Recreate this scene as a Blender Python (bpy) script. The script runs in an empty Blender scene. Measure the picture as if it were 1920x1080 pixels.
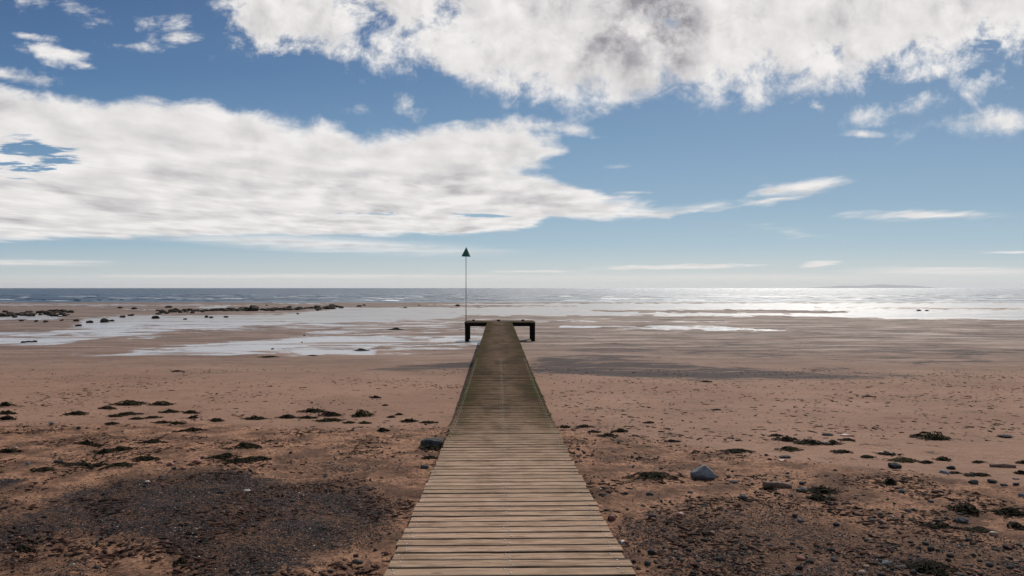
import bpy, math, random
import numpy as np
random.seed(7)
R = math.radians
S = bpy.context.scene
COL = S.collection

# ------------------------------------------------------------------ camera
F = 1280.0            # focal length in photo pixels (1920 wide) = 24 mm on 36 mm
CZ = 4.0              # camera height above sea level
cam_d = bpy.data.cameras.new('camera'); cam = bpy.data.objects.new('camera', cam_d); COL.objects.link(cam)
cam.location = (0, 0, CZ); cam.rotation_euler = (R(90), 0, 0)
cam_d.sensor_width = 36; cam_d.lens = 24; cam_d.clip_start = 0.1; cam_d.clip_end = 300000
S.camera = cam
S.view_settings.view_transform = 'Standard'; S.view_settings.look = 'None'
S.view_settings.exposure = 0.16; S.view_settings.gamma = 1.0; S.view_settings.use_curve_mapping = False
SUN_EL, SUN_AZ = 41.0, 23.0

# ------------------------------------------------------------------ node helper
class V:
    """a socket with arithmetic"""
    nt = None
    def __init__(s, sock): s.s = sock
    def __add__(a, b): return m('ADD', a, b)
    def __radd__(a, b): return m('ADD', a, b)
    def __sub__(a, b): return m('SUBTRACT', a, b)
    def __rsub__(a, b): return m('SUBTRACT', b, a)
    def __mul__(a, b): return m('MULTIPLY', a, b)
    def __rmul__(a, b): return m('MULTIPLY', a, b)
    def __truediv__(a, b): return m('DIVIDE', a, b)
    def __rtruediv__(a, b): return m('DIVIDE', b, a)
def plug(sock, v):
    if isinstance(v, V): V.nt.links.new(v.s, sock)
    else: sock.default_value = v
def node(t, **kw):
    n = V.nt.nodes.new(t)
    for k, v in kw.items(): setattr(n, k, v)
    return n
def m(op, a, b=None, c=None, clamp=False):
    n = node('ShaderNodeMath', operation=op); n.use_clamp = clamp
    plug(n.inputs[0], a)
    if b is not None: plug(n.inputs[1], b)
    if c is not None: plug(n.inputs[2], c)
    return V(n.outputs[0])
def vmax(a, b): return m('MAXIMUM', a, b)
def vmin(a, b): return m('MINIMUM', a, b)
def mr(v, a, b, c=0.0, d=1.0, kind='SMOOTHSTEP'):
    n = node('ShaderNodeMapRange', interpolation_type=kind)
    plug(n.inputs[0], v); plug(n.inputs[1], a); plug(n.inputs[2], b); plug(n.inputs[3], c); plug(n.inputs[4], d)
    return V(n.outputs[0])
def xyz(x, y, z=0.0):
    n = node('ShaderNodeCombineXYZ'); plug(n.inputs[0], x); plug(n.inputs[1], y); plug(n.inputs[2], z); return V(n.outputs[0])
def sep(v):
    n = node('ShaderNodeSeparateXYZ'); plug(n.inputs[0], v); return [V(o) for o in n.outputs]
def noise(vec, scale, detail=4.0, rough=0.5, dist=0.0, lac=2.0):
    n = node('ShaderNodeTexNoise'); plug(n.inputs['Vector'], vec)
    for k, v in (('Scale', scale), ('Detail', detail), ('Roughness', rough), ('Distortion', dist), ('Lacunarity', lac)): plug(n.inputs[k], v)
    return V(n.outputs[0])
def voro(vec, scale, feature='F1', rnd=1.0):
    n = node('ShaderNodeTexVoronoi', feature=feature); plug(n.inputs['Vector'], vec); plug(n.inputs['Scale'], scale); plug(n.inputs['Randomness'], rnd)
    return n
def vmul(v, t):
    n = node('ShaderNodeVectorMath', operation='MULTIPLY'); plug(n.inputs[0], v); n.inputs[1].default_value = t; return V(n.outputs[0])
def mix(f, a, b, mode='MIX'):
    n = node('ShaderNodeMix', data_type='RGBA', blend_type=mode)
    plug(n.inputs[0], f)
    for i, c in ((6, a), (7, b)):
        if isinstance(c, V): plug(n.inputs[i], c)
        else: n.inputs[i].default_value = (c[0], c[1], c[2], 1)
    return V(n.outputs[2])
def curve(v, pts, x0, x1, y0, y1):
    """piecewise curve through pts, as a Float Curve node"""
    n = node('ShaderNodeFloatCurve'); c = n.mapping.curves[0]; P = [((x-x0)/(x1-x0), (y-y0)/(y1-y0)) for x, y in pts]
    c.points[0].location = P[0]; c.points[1].location = P[-1]
    for p in P[1:-1]: c.points.new(*p)
    for p in c.points: p.handle_type = 'VECTOR'
    n.mapping.use_clip = False; n.mapping.update()
    plug(n.inputs['Value'], (v - x0) / (x1 - x0))
    return V(n.outputs[0]) * (y1 - y0) + y0
def attr(name):
    n = node('ShaderNodeAttribute'); n.attribute_name = name; return V(n.outputs['Fac'])

# ------------------------------------------------------------------ world: sky with clouds laid out by direction
world = bpy.data.worlds.new('World'); S.world = world; world.use_nodes = True
nt = world.node_tree; nt.nodes.clear(); V.nt = nt
tc = node('ShaderNodeTexCoord'); dirv = V(tc.outputs['Generated'])
dx, dy, dz = sep(dirv)
sky = node('ShaderNodeTexSky', sky_type='NISHITA'); sky.sun_disc = False
sky.sun_elevation = R(SUN_EL); sky.sun_rotation = R(SUN_AZ); sky.altitude = 0; sky.air_density = 1.0; sky.dust_density = 0.6; sky.ozone_density = 1.6
SKY_STRENGTH = 0.05
ady = vmax(m('ABSOLUTE', dy), 0.12)
U = dx / ady * 1280.0 + 960.0             # bearing and height of a direction, in tangents
W = dz / ady * -1280.0 + 540.0
zz = vmax(dz, 0.0) + 0.035
z6 = m('POWER', zz, -0.6)
Q = xyz(dx * z6, z6, 0.0)                # cloud detail: flatter towards the horizon
P = xyz(dx / zz, dy / zz, 0.0)          # the cloud layer seen in perspective
wn = noise(P, 1.3, 3, 0.55)
wn2 = noise(xyz(dx / zz + 31.7, dy / zz - 12.0, 4.0), 1.3, 3, 0.55)
near_up = mr(W, 460.0, 60.0)              # 0 near the horizon, 1 high
Uw = U + (wn - 0.5) * (120.0 + near_up * 60.0)
Ww = W + (wn2 - 0.5) * (12.0 + near_up * 60.0)
LO, HI = -1200.0, 3200.0
def cv(pts, a=-400.0, b=700.0): return curve(Uw, pts, LO, HI, a, b)
# big cloud across the top: its lower edge
A_low = cv([(LO,-300),(300,-260),(385,-60),(410,25),(440,70),(490,98),(560,115),(640,125),(720,142),(800,146),(850,160),(880,196),(960,205),(1060,218),(1160,210),(1260,200),(1380,190),(1500,182),(1600,168),(1700,146),(1780,122),(1840,98),(1920,90),(2300,60),(HI,20)])
sA = vmin((A_low - Ww) / 62.0, (Uw - 395.0) / 40.0 )
# the band on the left: upper and lower edge
B_top = cv([(LO,120),(0,152),(60,163),(150,168),(300,179),(340,192),(400,197),(470,214),(520,224),(600,218),(660,236),(760,243),(830,231),(900,219),(980,210),(1045,222),(1100,325),(1130,354),(1150,362),(1240,382),(1330,378),(1420,374),(1450,352),(1510,340),(1580,342),(1600,420),(HI,500)])
B_bot = cv([(LO,470),(0,453),(200,449),(500,444),(850,443),(960,438),(1005,428),(1030,413),(1150,414),(1250,410),(1300,399),(1400,393),(1500,378),(1540,360),(1580,346),(1600,380),(HI,460)])
sB = vmin((Ww - B_top) / 26.0, (B_bot - Ww) / 9.0)
B_right = curve(Ww, [(-400,1500),(180,1100),(222,1072),(250,1040),(285,1082),(300,1035),(325,1010),(345,1085),(368,1240),(378,1700),(700,2400)], -400, 700, 900, 2500)
sB = vmin(sB, (B_right - Uw) / 55.0)
U2 = U + (wn - 0.5) * 50.0 + (noise(Q, 9.0, 3, .6) - 0.5) * 50.0
W2 = W + (wn2 - 0.5) * 14.0 * (0.4 + near_up)
def ell(cx, cy, rx, ry, rot=0.0, gain=1.0):
    c, s = math.cos(R(rot)), math.sin(R(rot))
    a = ((U2 - cx) * c + (W2 - cy) * s) / rx
    b = ((W2 - cy) * c - (U2 - cx) * s) / ry
    return (1.0 - m('SQRT', a*a + b*b)) * gain
sE = None
for e in [(1500,352,95,15,-9,1.3),(1430,380,80,9,-8,1.0),(1755,404,178,11,0,1.2),(1885,225,120,32,-4,1.1),(1625,250,36,7,0,.9),(1535,200,28,12,30,.8),(1700,205,120,22,-8,.55),(1840,160,110,22,-30,.45),
          (342,69,42,12,0,.95),(245,86,55,11,8,.8),(50,64,60,8,6,.85),(100,98,62,15,12,.9),(180,32,120,20,14,.35),(20,140,70,11,10,.6),(150,122,34,7,15,.6),
          (1270,500,175,6,-1,1.9),(1533,496,46,6,-6,1.8),(1000,509,120,3,0,1.0),(1760,503,150,4,0,1.1),(330,518,210,3.5,0,1.0),(1900,473,66,4,0,1.2),(1158,314,36,5,-8,.5),(760,198,34,24,30,.5),(680,205,40,17,10,.5),(1085,247,48,9,10,.5),(1490,436,40,7,12,.2),(1180,361,30,3,0,.7)]:
    q = ell(*e); sE = q if sE is None else vmax(sE, q)
s = vmax(vmax(sA, sB), sE)
s = vmin(vmax(s, -2.0), 1.6 - vmax(ell(650,85,340,150), 0.0) * 1.1 - vmax(ell(980,215,240,60), 0.0) * 1.2)
Ut = U - vmin(U, 420.0) * 0.5
T = xyz(Ut * 0.0105, W * 0.0105, 1.0)
tn = noise(T, 1.15, 12, 0.67, 0.2)
fbq = noise(Q, 5.2, 12, 0.64, 0.35)
fb = fbq * (1.0 - near_up) + tn * near_up
fb2 = noise(Q, 1.5, 4, 0.5)
amp = 1.7 + near_up * 2.0
dens = s + (fb - 0.5) * amp * 1.55 + (fb2 - 0.5) * 1.1
# openings
hole = vmax(vmax(ell(0,292,200,56,3,1.2), ell(760,402,270,6,1,1.0)), vmax(ell(30,365,110,6,0,.8), ell(1835,88,40,20,-20,.8)))
hole = vmax(hole, ell(1490,455,20,4,0,0.0))
hst = noise(xyz(U * 0.006, W * 0.045, 2.0), 1.0, 6, .62)
dens = dens - vmin(vmax(hole, 0.0) * 2.0, 1.0) * mr(hst + (fb - .5) * .5, .44, .66) * 2.6
cover = mr(dens, -0.12, 1.15)
# thin veils low over the sea
v1 = noise(vmul(P, (0.35, 1.0, 1.0)), 1.1, 5, 0.6)
veilmask = vmax(vmax(ell(620,458,420,20,2.5,1.0), ell(60,493,220,9,0,.9)), vmax(ell(560,518,620,6,0,.9), ell(1800,509,300,12,0,1.0)))
veilmask = vmax(veilmask, ell(1400,520,700,10,0,.6))
veil = mr(vmax(veilmask, 0.0) + (v1 - 0.5) * 0.9, 0.0, 0.9) * 0.8
veil = veil * mr(vmax(veilmask, 0.0), 0.0, 0.12)
cover = vmax(cover, veil)
behind = mr(dy, 0.0, 0.25)
gen = mr(fb2 + (fb - 0.5) * 0.4, 0.46, 0.6)
cover = cover * behind + gen * (1.0 - behind)
# relief: thicker parts grey, sides turned to the sun bright
sx, sy = math.sin(R(SUN_AZ)), math.cos(R(SUN_AZ))
P2 = xyz(dx * z6 - 0.035, z6 - 0.055, 0.0)
fbs = noise(P2, 4.4, 5, 0.52, 0.15); fb0 = noise(Q, 4.4, 5, 0.52, 0.15)
tns = noise(xyz(Ut * 0.0105 + 0.14, W * 0.0105 - 0.20, 1.0), 1.15, 7, 0.6, 0.2); tn0 = noise(T, 1.15, 7, 0.6, 0.2)
rel = (fb0 - fbs) * 1.5 * (1.0 - near_up) + (tn0 - tns) * 1.1 * near_up
thick = mr(dens, 0.6, 2.8)
grey = vmax(vmax(ell(1200,50,150,150,0,1.4), ell(1060,5,90,70,0,.7)), vmax(ell(1120,140,80,46,-15,.6), vmax(ell(720,345,260,24,2,.6), ell(870,30,45,35,0,.5))))
soft = noise(Q, 2.6, 6, 0.55) * (1.0 - near_up) + noise(T, 0.8, 7, 0.6, .3) * near_up
lit = 0.90 + rel - thick * 0.12 - mr(soft, .46, .70) * 0.36 * mr(dens, .5, 1.6) - vmin(vmax(grey, 0.0) * 1.3, 1.0) * 0.80 * mr(soft + (fb - .5) * .9, 0.30, 0.66) - (wn - 0.5) * 0.3
lit = vmin(vmax(lit, 0.0), 1.0)
ccol = mix(lit, (0.27, 0.26, 0.285), (0.80, 0.78, 0.765))
warm = mr(W, 470.0, 530.0)
ccol = mix(warm * 0.8, ccol, (0.76, 0.735, 0.69))
# clear sky
skyc = V(sky.outputs[0])
sk = node('ShaderNodeVectorMath', operation='SCALE'); plug(sk.inputs[0], skyc); sk.inputs['Scale'].default_value = SKY_STRENGTH
skyc = V(sk.outputs[0])
grad = node('ShaderNodeValToRGB'); cr = grad.color_ramp
stops = [(0.0, (0.047, 0.120, 0.275)), (0.25, (0.064, 0.165, 0.34)), (0.48, (0.115, 0.245, 0.42)), (0.70, (0.19, 0.335, 0.49)), (0.85, (0.30, 0.455, 0.575)), (0.94, (0.50, 0.58, 0.61)), (1.0, (0.80, 0.78, 0.74))]
cr.elements[0].position = 0.0; cr.elements[1].position = 1.0
for t_, c_ in stops[1:-1]: cr.elements.new(t_)
for e_, (t_, c_) in zip(cr.elements, stops): e_.position = t_; e_.color = (c_[0], c_[1], c_[2], 1)
plug(grad.inputs[0], W / 540.0)
side_ = mr(U, 100.0, 1900.0, 0.0, 1.0, 'LINEAR')          # paler towards the sun
gradc = V(grad.outputs[0]); gradc = mix(side_ * 0.20, gradc, (0.40, 0.55, 0.66))
skyc = mix(0.8, skyc, gradc)
final = mix(cover, skyc, ccol)
bg = node('ShaderNodeBackground'); plug(bg.inputs[0], final); bg.inputs[1].default_value = 1.0
wo = node('ShaderNodeOutputWorld'); nt.links.new(bg.outputs[0], wo.inputs[0])
world.cycles.sampling_method = 'MANUAL'; world.cycles.sample_map_resolution = 512

sun_d = bpy.data.lights.new('sun', 'SUN'); sun_d.energy = 3.4; sun_d.angle = R(0.6); sun_d.color = (1.0, 0.94, 0.86)
sun = bpy.data.objects.new('sun', sun_d); COL.objects.link(sun); sun.rotation_euler = (R(90 - SUN_EL), 0, R(180 - SUN_AZ))

# ------------------------------------------------------------------ numpy noise
_rng = np.random.RandomState(3)
_perm = _rng.permutation(512); _g = _rng.rand(512) * 2 * np.pi; _gx, _gy = np.cos(_g), np.sin(_g)
def perlin(x, y):
    xi = np.floor(x).astype(np.int64); yi = np.floor(y).astype(np.int64); fx = x - xi; fy = y - yi
    def g(ix, iy, ax, ay):
        h = _perm[(_perm[ix & 511] + iy) & 511]; return _gx[h]*ax + _gy[h]*ay
    u = fx*fx*fx*(fx*(fx*6-15)+10); v = fy*fy*fy*(fy*(fy*6-15)+10)
    a = g(xi, yi, fx, fy); b = g(xi+1, yi, fx-1, fy); c = g(xi, yi+1, fx, fy-1); d = g(xi+1, yi+1, fx-1, fy-1)
    return (a + u*(b-a)) + v*((c + u*(d-c)) - (a + u*(b-a)))
def fbm(x, y, o=4, r=0.5):
    t = 0; a = 1.0
    for i in range(o): t = t + a*perlin(x*2**i + 17.3*i, y*2**i - 9.1*i); a *= r
    return t
def sstep(x, a, b):
    t = np.clip((x-a)/(b-a), 0, 1); return t*t*(3-2*t)

# ------------------------------------------------------------------ beach: profile, layout and height
HD = [-30, 0, 4, 7.6, 10, 16.8, 25, 41, 60, 100, 160, 195, 260, 1000, 90000]
HV = [1.1, 1.55, 1.79, 2.02, 2.17, 2.55, 2.88, 3.19, 3.40, 3.68, 3.91, 4.02, 4.5, 12, 60]
def drop(y): return np.interp(y, HD, HV)
def project(x, y, z=None):
    z = CZ - drop(y) if z is None else z
    yy = np.maximum(y, 1.5); return 960 + F*x/yy, 540 + F*(CZ - z)/yy
def polymask(X, Y, pts, soft):
    """1 inside the outline, fading over soft px (height) at its edge"""
    pts = np.array(pts, float); x0, y0 = pts.min(0) - soft*4; x1, y1 = pts.max(0) + soft*4
    out = np.zeros(X.shape); sel = (X > x0) & (X < x1) & (Y > y0) & (Y < y1)
    if not sel.any(): return out
    px, py = X[sel]/3.0, Y[sel]; q = pts.copy(); q[:,0] /= 3.0
    ins = np.zeros(px.shape, bool); dd = np.full(px.shape, 1e9)
    for i in range(len(q)):
        ax, ay = q[i]; bx, by = q[(i+1) % len(q)]
        if ay != by:
            c = ((ay > py) != (by > py)) & (px < (bx-ax)*(py-ay)/(by-ay) + ax); ins ^= c
        ex, ey = bx-ax, by-ay; t = np.clip(((px-ax)*ex + (py-ay)*ey)/(ex*ex+ey*ey+1e-9), 0, 1)
        dd = np.minimum(dd, (px-ax-t*ex)**2 + (py-ay-t*ey)**2)
    d = np.sqrt(dd); d = np.where(ins, d, -d)
    out[sel] = sstep(d, -soft, soft); return out
POOLS = [ # outline in photo px, softness, strength
 ([(-900,640),(-200,632),(0,622),(140,618),(150,596),(240,590),(400,590),(520,588),(640,578),(860,585),(870,597),(640,606),(520,612),(380,618),(240,632),(120,644),(-40,650),(-900,662)],4.5,1.0),
 ([(135,664),(240,657),(285,652),(380,645),(470,640),(540,630),(700,626),(800,640),(700,652),(720,664),(600,666),(420,666),(240,666)],3.5,1.0),
 ([(540,596),(900,598),(935,640),(880,652),(760,668),(600,660),(480,640)],6.0,.62),
 ([(140,600),(420,596),(640,600),(600,640),(300,650),(100,640)],6.0,.45),
 ([(800,632),(870,622),(930,628),(930,640),(880,638),(830,640)],1.5,.9),
 ([(-600,592),(0,592),(60,588),(120,592),(110,600),(0,600),(-600,604)],1.5,.9),
 ([(640,573),(900,569),(1300,568),(2600,566),(3600,566),(3600,600),(2600,600),(1920,600),(1700,599),(1550,594),(1300,592),(1100,592),(900,592),(700,592),(600,584)],2.0,.92),
 ([(1060,609),(1200,610),(1350,613),(1490,619),(1440,622),(1300,619),(1150,616),(1050,614)],1.3,1.0),
 ([(330,562),(420,561),(560,567),(640,570),(700,572),(640,572),(500,568),(380,566)],1.0,.9),
 ([(215,579.5),(300,578.5),(265,581.5)],.8,.9),([(370,574),(440,573),(430,577.5),(375,578)],.8,.9),([(155,573.5),(200,573.5),(190,575.5)],.7,.8),
 ([(-900,569),(0,569),(380,570),(700,574),(420,573.5),(0,574),(-900,574)],1.0,.7),
 ([(600,600),(760,596),(900,600),(840,620),(700,626),(560,622)],3.0,.45),
 ([(880,596),(1100,596),(1300,600),(1500,604),(1100,606),(900,604)],2.0,.5),
]
BARS = [ # dry strips inside the wet flats
 ([(0,660),(150,640),(380,628),(540,618),(640,614),(560,626),(400,640),(240,652),(120,664),(0,672)],2.0,1.0),
 ([(1080,582),(1400,580.5),(1600,584),(1550,588),(1350,586),(1180,585)],1.2,1.0),
 ([(600,570.5),(800,571.5),(1080,573.5),(860,576),(640,576)],1.0,.9),
 ([(1500,576),(1750,577),(2100,579),(2600,580),(2100,583),(1750,580)],1.2,.5),
 ([(0,602),(110,602),(130,612),(90,619),(0,621),(-500,624),(-500,605)],1.5,1.0),
]
GRAVEL = [
 ([(-400,1010),(-60,985),(60,958),(190,916),(330,890),(400,878),(470,900),(560,908),(640,902),(710,912),(738,945),(722,990),(660,1018),(590,1040),(530,1075),(500,1150),(350,1150),(340,1060),(300,1018),(240,1000),(120,1000),(40,1020),(-100,1050),(-400,1080)],16,.80),
 ([(-300,905),(0,902),(60,908),(30,930),(-60,945),(-300,950)],6,.85),
 ([(1190,965),(1330,948),(1480,960),(1620,985),(1760,1010),(1930,1025),(2300,1040),(2400,1300),(1300,1300),(1230,1100),(1170,1010)],28,.54),
 ([(20,1045),(160,1030),(220,1060),(140,1110),(0,1110)],14,.42),
 ([(560,870),(760,860),(800,880),(700,900),(560,898)],12,.4),
]
DARKB = [ # drifts of dark sediment on the smooth sand
 ([(1000,668),(1150,663),(1300,680),(1450,693),(1600,695),(1780,704),(1650,713),(1450,716),(1250,712),(1100,705),(1010,695)],9,.95),
 ([(1000,684),(1150,690),(1300,698),(1500,699),(1760,706),(1500,712),(1350,712),(1150,706),(1000,697)],10,1.4),
 ([(640,694),(760,683),(890,676),(900,694),(800,696)],4,.8),
 ([(980,640),(1400,640),(1920,650),(2600,660),(2600,690),(1920,690),(1500,672),(1100,668)],9,.58),
 ([(1000,622),(1500,618),(2600,612),(2600,645),(1500,640),(1020,640)],6,.45),
 ([(1180,735),(1400,745),(1420,790),(1180,775)],14,.32),
]
DEBRIS = [([(-900,812),(-200,800),(0,796),(200,794),(420,798),(640,800),(830,806),(1060,806),(1200,822),(1330,838),(1500,858),(1700,880),(1920,902),(2500,930),(3200,950),(3200,1600),(-900,1600)],9,1.0)]
def layer(lst, X, Y, base=None):
    o = np.zeros(X.shape)
    for pts, sf, st in lst: o = np.maximum(o, polymask(X, Y, pts, sf)*st)
    return o
def masks(x, y):
    X, Y = project(x, y)
    w1 = fbm(x*0.35 + 5, y*0.22, 4); w2 = fbm(x*0.3 - 8, y*0.2 + 3, 4)
    depth = np.clip((Y-560)/120, 0, 1); nearm = np.clip((Y-780)/100, 0, 1)
    Xw = X + w1*(26 + 20*nearm); Yw = Y + w2*(2.0 + 7*depth + 14*nearm)
    pool = layer(POOLS, Xw, Yw) * (1 - layer(BARS, Xw, Yw))
    gravel = layer(GRAVEL, Xw, Yw); darkb = layer(DARKB, Xw, Yw); debris = layer(DEBRIS, Xw, Yw)
    damp = sstep(Y, 735, 640) * 0.75 + sstep(Y, 668, 590)*0.25
    damp = np.clip(damp + 0.0*x, 0, 1) * (1 - sstep(Y, 700, 760))
    return X, Y, pool, gravel, darkb, debris, damp
def height(x, y, mk=None):
    X, Y, pool, gravel, darkb, debris, damp = masks(x, y) if mk is None else mk
    z = CZ - drop(y)
    near = sstep(y, 30, 12)
    z = z + 0.05*fbm(x*0.05, y*0.09, 2)*sstep(y, 20, 60)*(1 - 0.6*sstep(y, 150, 200))
    z = z + 0.035*fbm(x*0.4 + 3, y*0.4, 3)*near*np.clip(np.abs(x)-0.9, 0, 1)
    rough = np.maximum(debris, gravel*0.8)
    z = z + (1-pool)*near*(0.0060 + 0.018*rough)*fbm(x*3.1, y*3.1, 5, 0.62)
    z = z + near*rough*0.012*(np.abs(perlin(x*9.0+4, y*9.0)) + 0.6*np.abs(perlin(x*21.0, y*21.0+4)) - 0.3)
    z = z + 0.010*gravel*near
    r = fbm(x*0.5, y*0.5 + 9, 2)
    z = z + 0.004*np.sin((y + 0.35*x + 1.4*r)*2*np.pi/0.55)*(1-near)*sstep(y, 200, 90)*(1-pool*0.8)
    z = z - 0.02*pool
    tr = np.abs((x + 4.25) + 0.62*(y - 7.0) - 0.05*np.sin(y*3))          # vehicle track in the sand, left
    z = z - 0.03*np.exp(-(tr/0.13)**2)*near*(debris)*(1 + 0.3*np.sin(y*28))
    return z
def on_ground(Xp, Yp):
    y = F*2.2/(Yp-540)
    for _ in range(40): y = 0.5*y + 0.5*F*float(drop(y))/(Yp-540)
    x = (Xp-960)*y/F
    z = float(height(np.array([x]), np.array([y]))[0])
    return x, y, z

# ------------------------------------------------------------------ object helpers
def tag(o, label=None, cat=None, group=None, kind=None):
    if label: o['label'] = label
    if cat: o['category'] = cat
    if group: o['group'] = group
    if kind: o['kind'] = kind
    return o
def link(o, parent=None):
    COL.objects.link(o)
    if parent is not None: o.parent = parent
    return o
def mesh_np(name, verts, faces, mat, parent=None, smooth=True, attrs=None, loc=(0,0,0)):
    me = bpy.data.meshes.new(name); verts = np.asarray(verts, np.float32); faces = np.asarray(faces, np.int32); k = faces.shape[1]
    me.vertices.add(len(verts)); me.vertices.foreach_set('co', verts.ravel())
    me.loops.add(faces.size); me.loops.foreach_set('vertex_index', faces.ravel())
    me.polygons.add(len(faces)); me.polygons.foreach_set('loop_start', np.arange(0, faces.size, k, dtype=np.int32))
    me.polygons.foreach_set('loop_total', np.full(len(faces), k, np.int32))
    me.polygons.foreach_set('use_smooth', np.full(len(faces), smooth, bool))
    me.update(calc_edges=True)
    for an, av in (attrs or {}).items():
        a = me.attributes.new(an, 'FLOAT', 'POINT'); a.data.foreach_set('value', np.asarray(av, np.float32))
    if mat: me.materials.append(mat)
    o = bpy.data.objects.new(name, me); o.location = loc; return link(o, parent)
def empty(name, loc=(0,0,0), rz=0):
    o = bpy.data.objects.new(name, None); o.location = loc; o.rotation_euler = (0,0,rz); return link(o)
class MB:
    def __init__(s): s.v = []; s.f = []; s.m = {}
    def box(s, cx, cy, cz, sx, sy, sz, tilt=0.0, jit=0.0):
        b = len(s.v); c, t = math.cos(tilt), math.sin(tilt)
        for dz_ in (-1, 1):
            for dx_, dy_ in ((-1,-1),(1,-1),(1,1),(-1,1)):
                X, Y, Z = dx_*sx/2, dy_*sy/2, dz_*sz/2
                s.v.append((cx+X+random.uniform(-jit,jit), cy + Y*c - Z*t + random.uniform(-jit,jit)*.4, cz + Y*t + Z*c))
        s.f += [tuple(b+i for i in q) for q in ((0,3,2,1),(4,5,6,7),(0,1,5,4),(1,2,6,5),(2,3,7,6),(3,0,4,7))]
        return s
    def lathe(s, cx, cy, prof, n=12):
        b = len(s.v)
        for r, z in prof:
            for i in range(n): a = 2*math.pi*i/n; s.v.append((cx+r*math.cos(a), cy+r*math.sin(a), z))
        for j in range(len(prof)-1):
            for i in range(n): k = (i+1) % n; s.f.append((b+j*n+i, b+j*n+k, b+(j+1)*n+k, b+(j+1)*n+i))
        return s
    def build(s, name, mat, parent=None, bevel=0.0, smooth=False):
        me = bpy.data.meshes.new(name); me.from_pydata(s.v, [], s.f); me.materials.append(mat)
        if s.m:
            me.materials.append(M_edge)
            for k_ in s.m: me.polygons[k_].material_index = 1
        if smooth: me.polygons.foreach_set('use_smooth', [True]*len(me.polygons))
        o = bpy.data.objects.new(name, me); link(o, parent)
        if bevel:
            b = o.modifiers.new('bevel', 'BEVEL'); b.width = bevel; b.segments = 2; b.limit_method = 'ANGLE'
        return o

# ------------------------------------------------------------------ materials
def new_mat(name):
    mt = bpy.data.materials.new(name); mt.use_nodes = True; mt.node_tree.nodes.clear(); V.nt = mt.node_tree
    p = node('ShaderNodeBsdfPrincipled'); o = node('ShaderNodeOutputMaterial'); V.nt.links.new(p.outputs[0], o.inputs[0]); return mt, p
def bump(p, h, strength=0.5, dist=0.01):
    b = node('ShaderNodeBump'); plug(b.inputs['Height'], h); plug(b.inputs['Strength'], strength); plug(b.inputs['Distance'], dist)
    V.nt.links.new(b.outputs[0], p.inputs['Normal']); return b
def objco(): return V(node('ShaderNodeTexCoord').outputs['Object'])

# sand
M_sand, p = new_mat('sand'); co = objco(); ox, oy, oz = sep(co)
gravel, pool, darkb, debris, damp = attr('gravel'), attr('pool'), attr('darkb'), attr('debris'), attr('damp')
big = noise(co, 0.35, 4, 0.6); med = noise(co, 2.3, 6, 0.65); fine = noise(co, 26.0, 6, 0.75); grain = noise(co, 150.0, 3, 0.8)
streak = noise(vmul(co, (0.10, 0.42, 1)), 1.6, 8, 0.68, 0.8)          # drifts drawn out along the shore
dry = mix(mr(big, .3, .7), (0.205, 0.118, 0.080), (0.272, 0.160, 0.110))
dry = mix(mr(noise(vmul(co,(.6,1,1)), 1.7, 9, .78), .50, .72) * .45, dry, (0.125, 0.072, 0.050))
dry = mix(mr(fine, .35, .75) * 0.4, dry, (0.15, 0.082, 0.055))
wetc = mix(mr(streak, .38, .62), (0.075, 0.051, 0.042), (0.205, 0.138, 0.107))
c = mix(damp, dry, wetc)
orange = mix(mr(med, .35, .65), (0.100, 0.050, 0.031), (0.50, 0.270, 0.165))
orange = mix(mr(fine, .47, .62) * 0.7, orange, (0.055, 0.028, 0.019))
c = mix(debris * mr(med + (fine - .5) * .5, .22, .62, .5, 1.0), c, orange)
vg = voro(co, 70.0); gcol = V(vg.outputs['Color']); gd = V(vg.outputs['Distance']); gr_, gg_, gb_ = sep(gcol)
gcolor = mix(gr_, (0.008, 0.007, 0.008), (0.066, 0.053, 0.052)); gcolor = mix(mr(gg_, .965, .985), gcolor, (0.28, 0.25, 0.23)); gcolor = mix(mr(gb_, .8, .9) * .6, gcolor, (0.26, 0.12, 0.08))
gm = mr(gravel + (med - .5) * 3.0 + (fine - .5) * 2.2, .34, .95)
c = mix(gm, c, gcolor)
swirl = noise(vmul(co, (0.42, 0.9, 1)), .55, 10, 0.74, 1.6)
dm = mr(darkb * .8 + (swirl - .5) * 3.4 + (fine - .5) * 1.6, .30, .85) * mr(darkb, 0.0, .45)
c = mix(dm * 0.9, c, (0.034, 0.028, 0.030))
speck = voro(vmul(co, (1, 1.0, 1)), 9.0); spk = mr(V(speck.outputs['Distance']) + (fine - .5) * .2, .13, .07) * mr(noise(co, .8, 3), .42, .6) * (1.0 - pool)
c = mix(spk * 0.6, c, (0.075, 0.042, 0.030))
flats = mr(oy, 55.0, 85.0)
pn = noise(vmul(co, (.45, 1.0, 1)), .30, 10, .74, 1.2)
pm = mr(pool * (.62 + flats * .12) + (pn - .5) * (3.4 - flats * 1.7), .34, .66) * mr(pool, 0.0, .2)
c = mix(pm * 0.75, c, mix(flats, (0.36, 0.375, 0.40), (0.22, 0.21, 0.20)))  # pale base colour adds painted sky reflection to pools and flats
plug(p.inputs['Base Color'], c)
wetsheen = mr(damp, .3, 1.0) * mr(streak, .4, .7)
rg = m('SUBTRACT', 0.92, wetsheen * 0.30)
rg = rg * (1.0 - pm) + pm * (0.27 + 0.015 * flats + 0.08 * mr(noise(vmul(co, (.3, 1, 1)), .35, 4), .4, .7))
plug(p.inputs['Roughness'], rg); plug(p.inputs['IOR'], 1.22 + damp * 0.14 * (1.0 - dm) + pm * 0.5)
rip = noise(vmul(co, (0.5, 1.4, 1)), 3.2, 3, 0.5)
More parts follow.
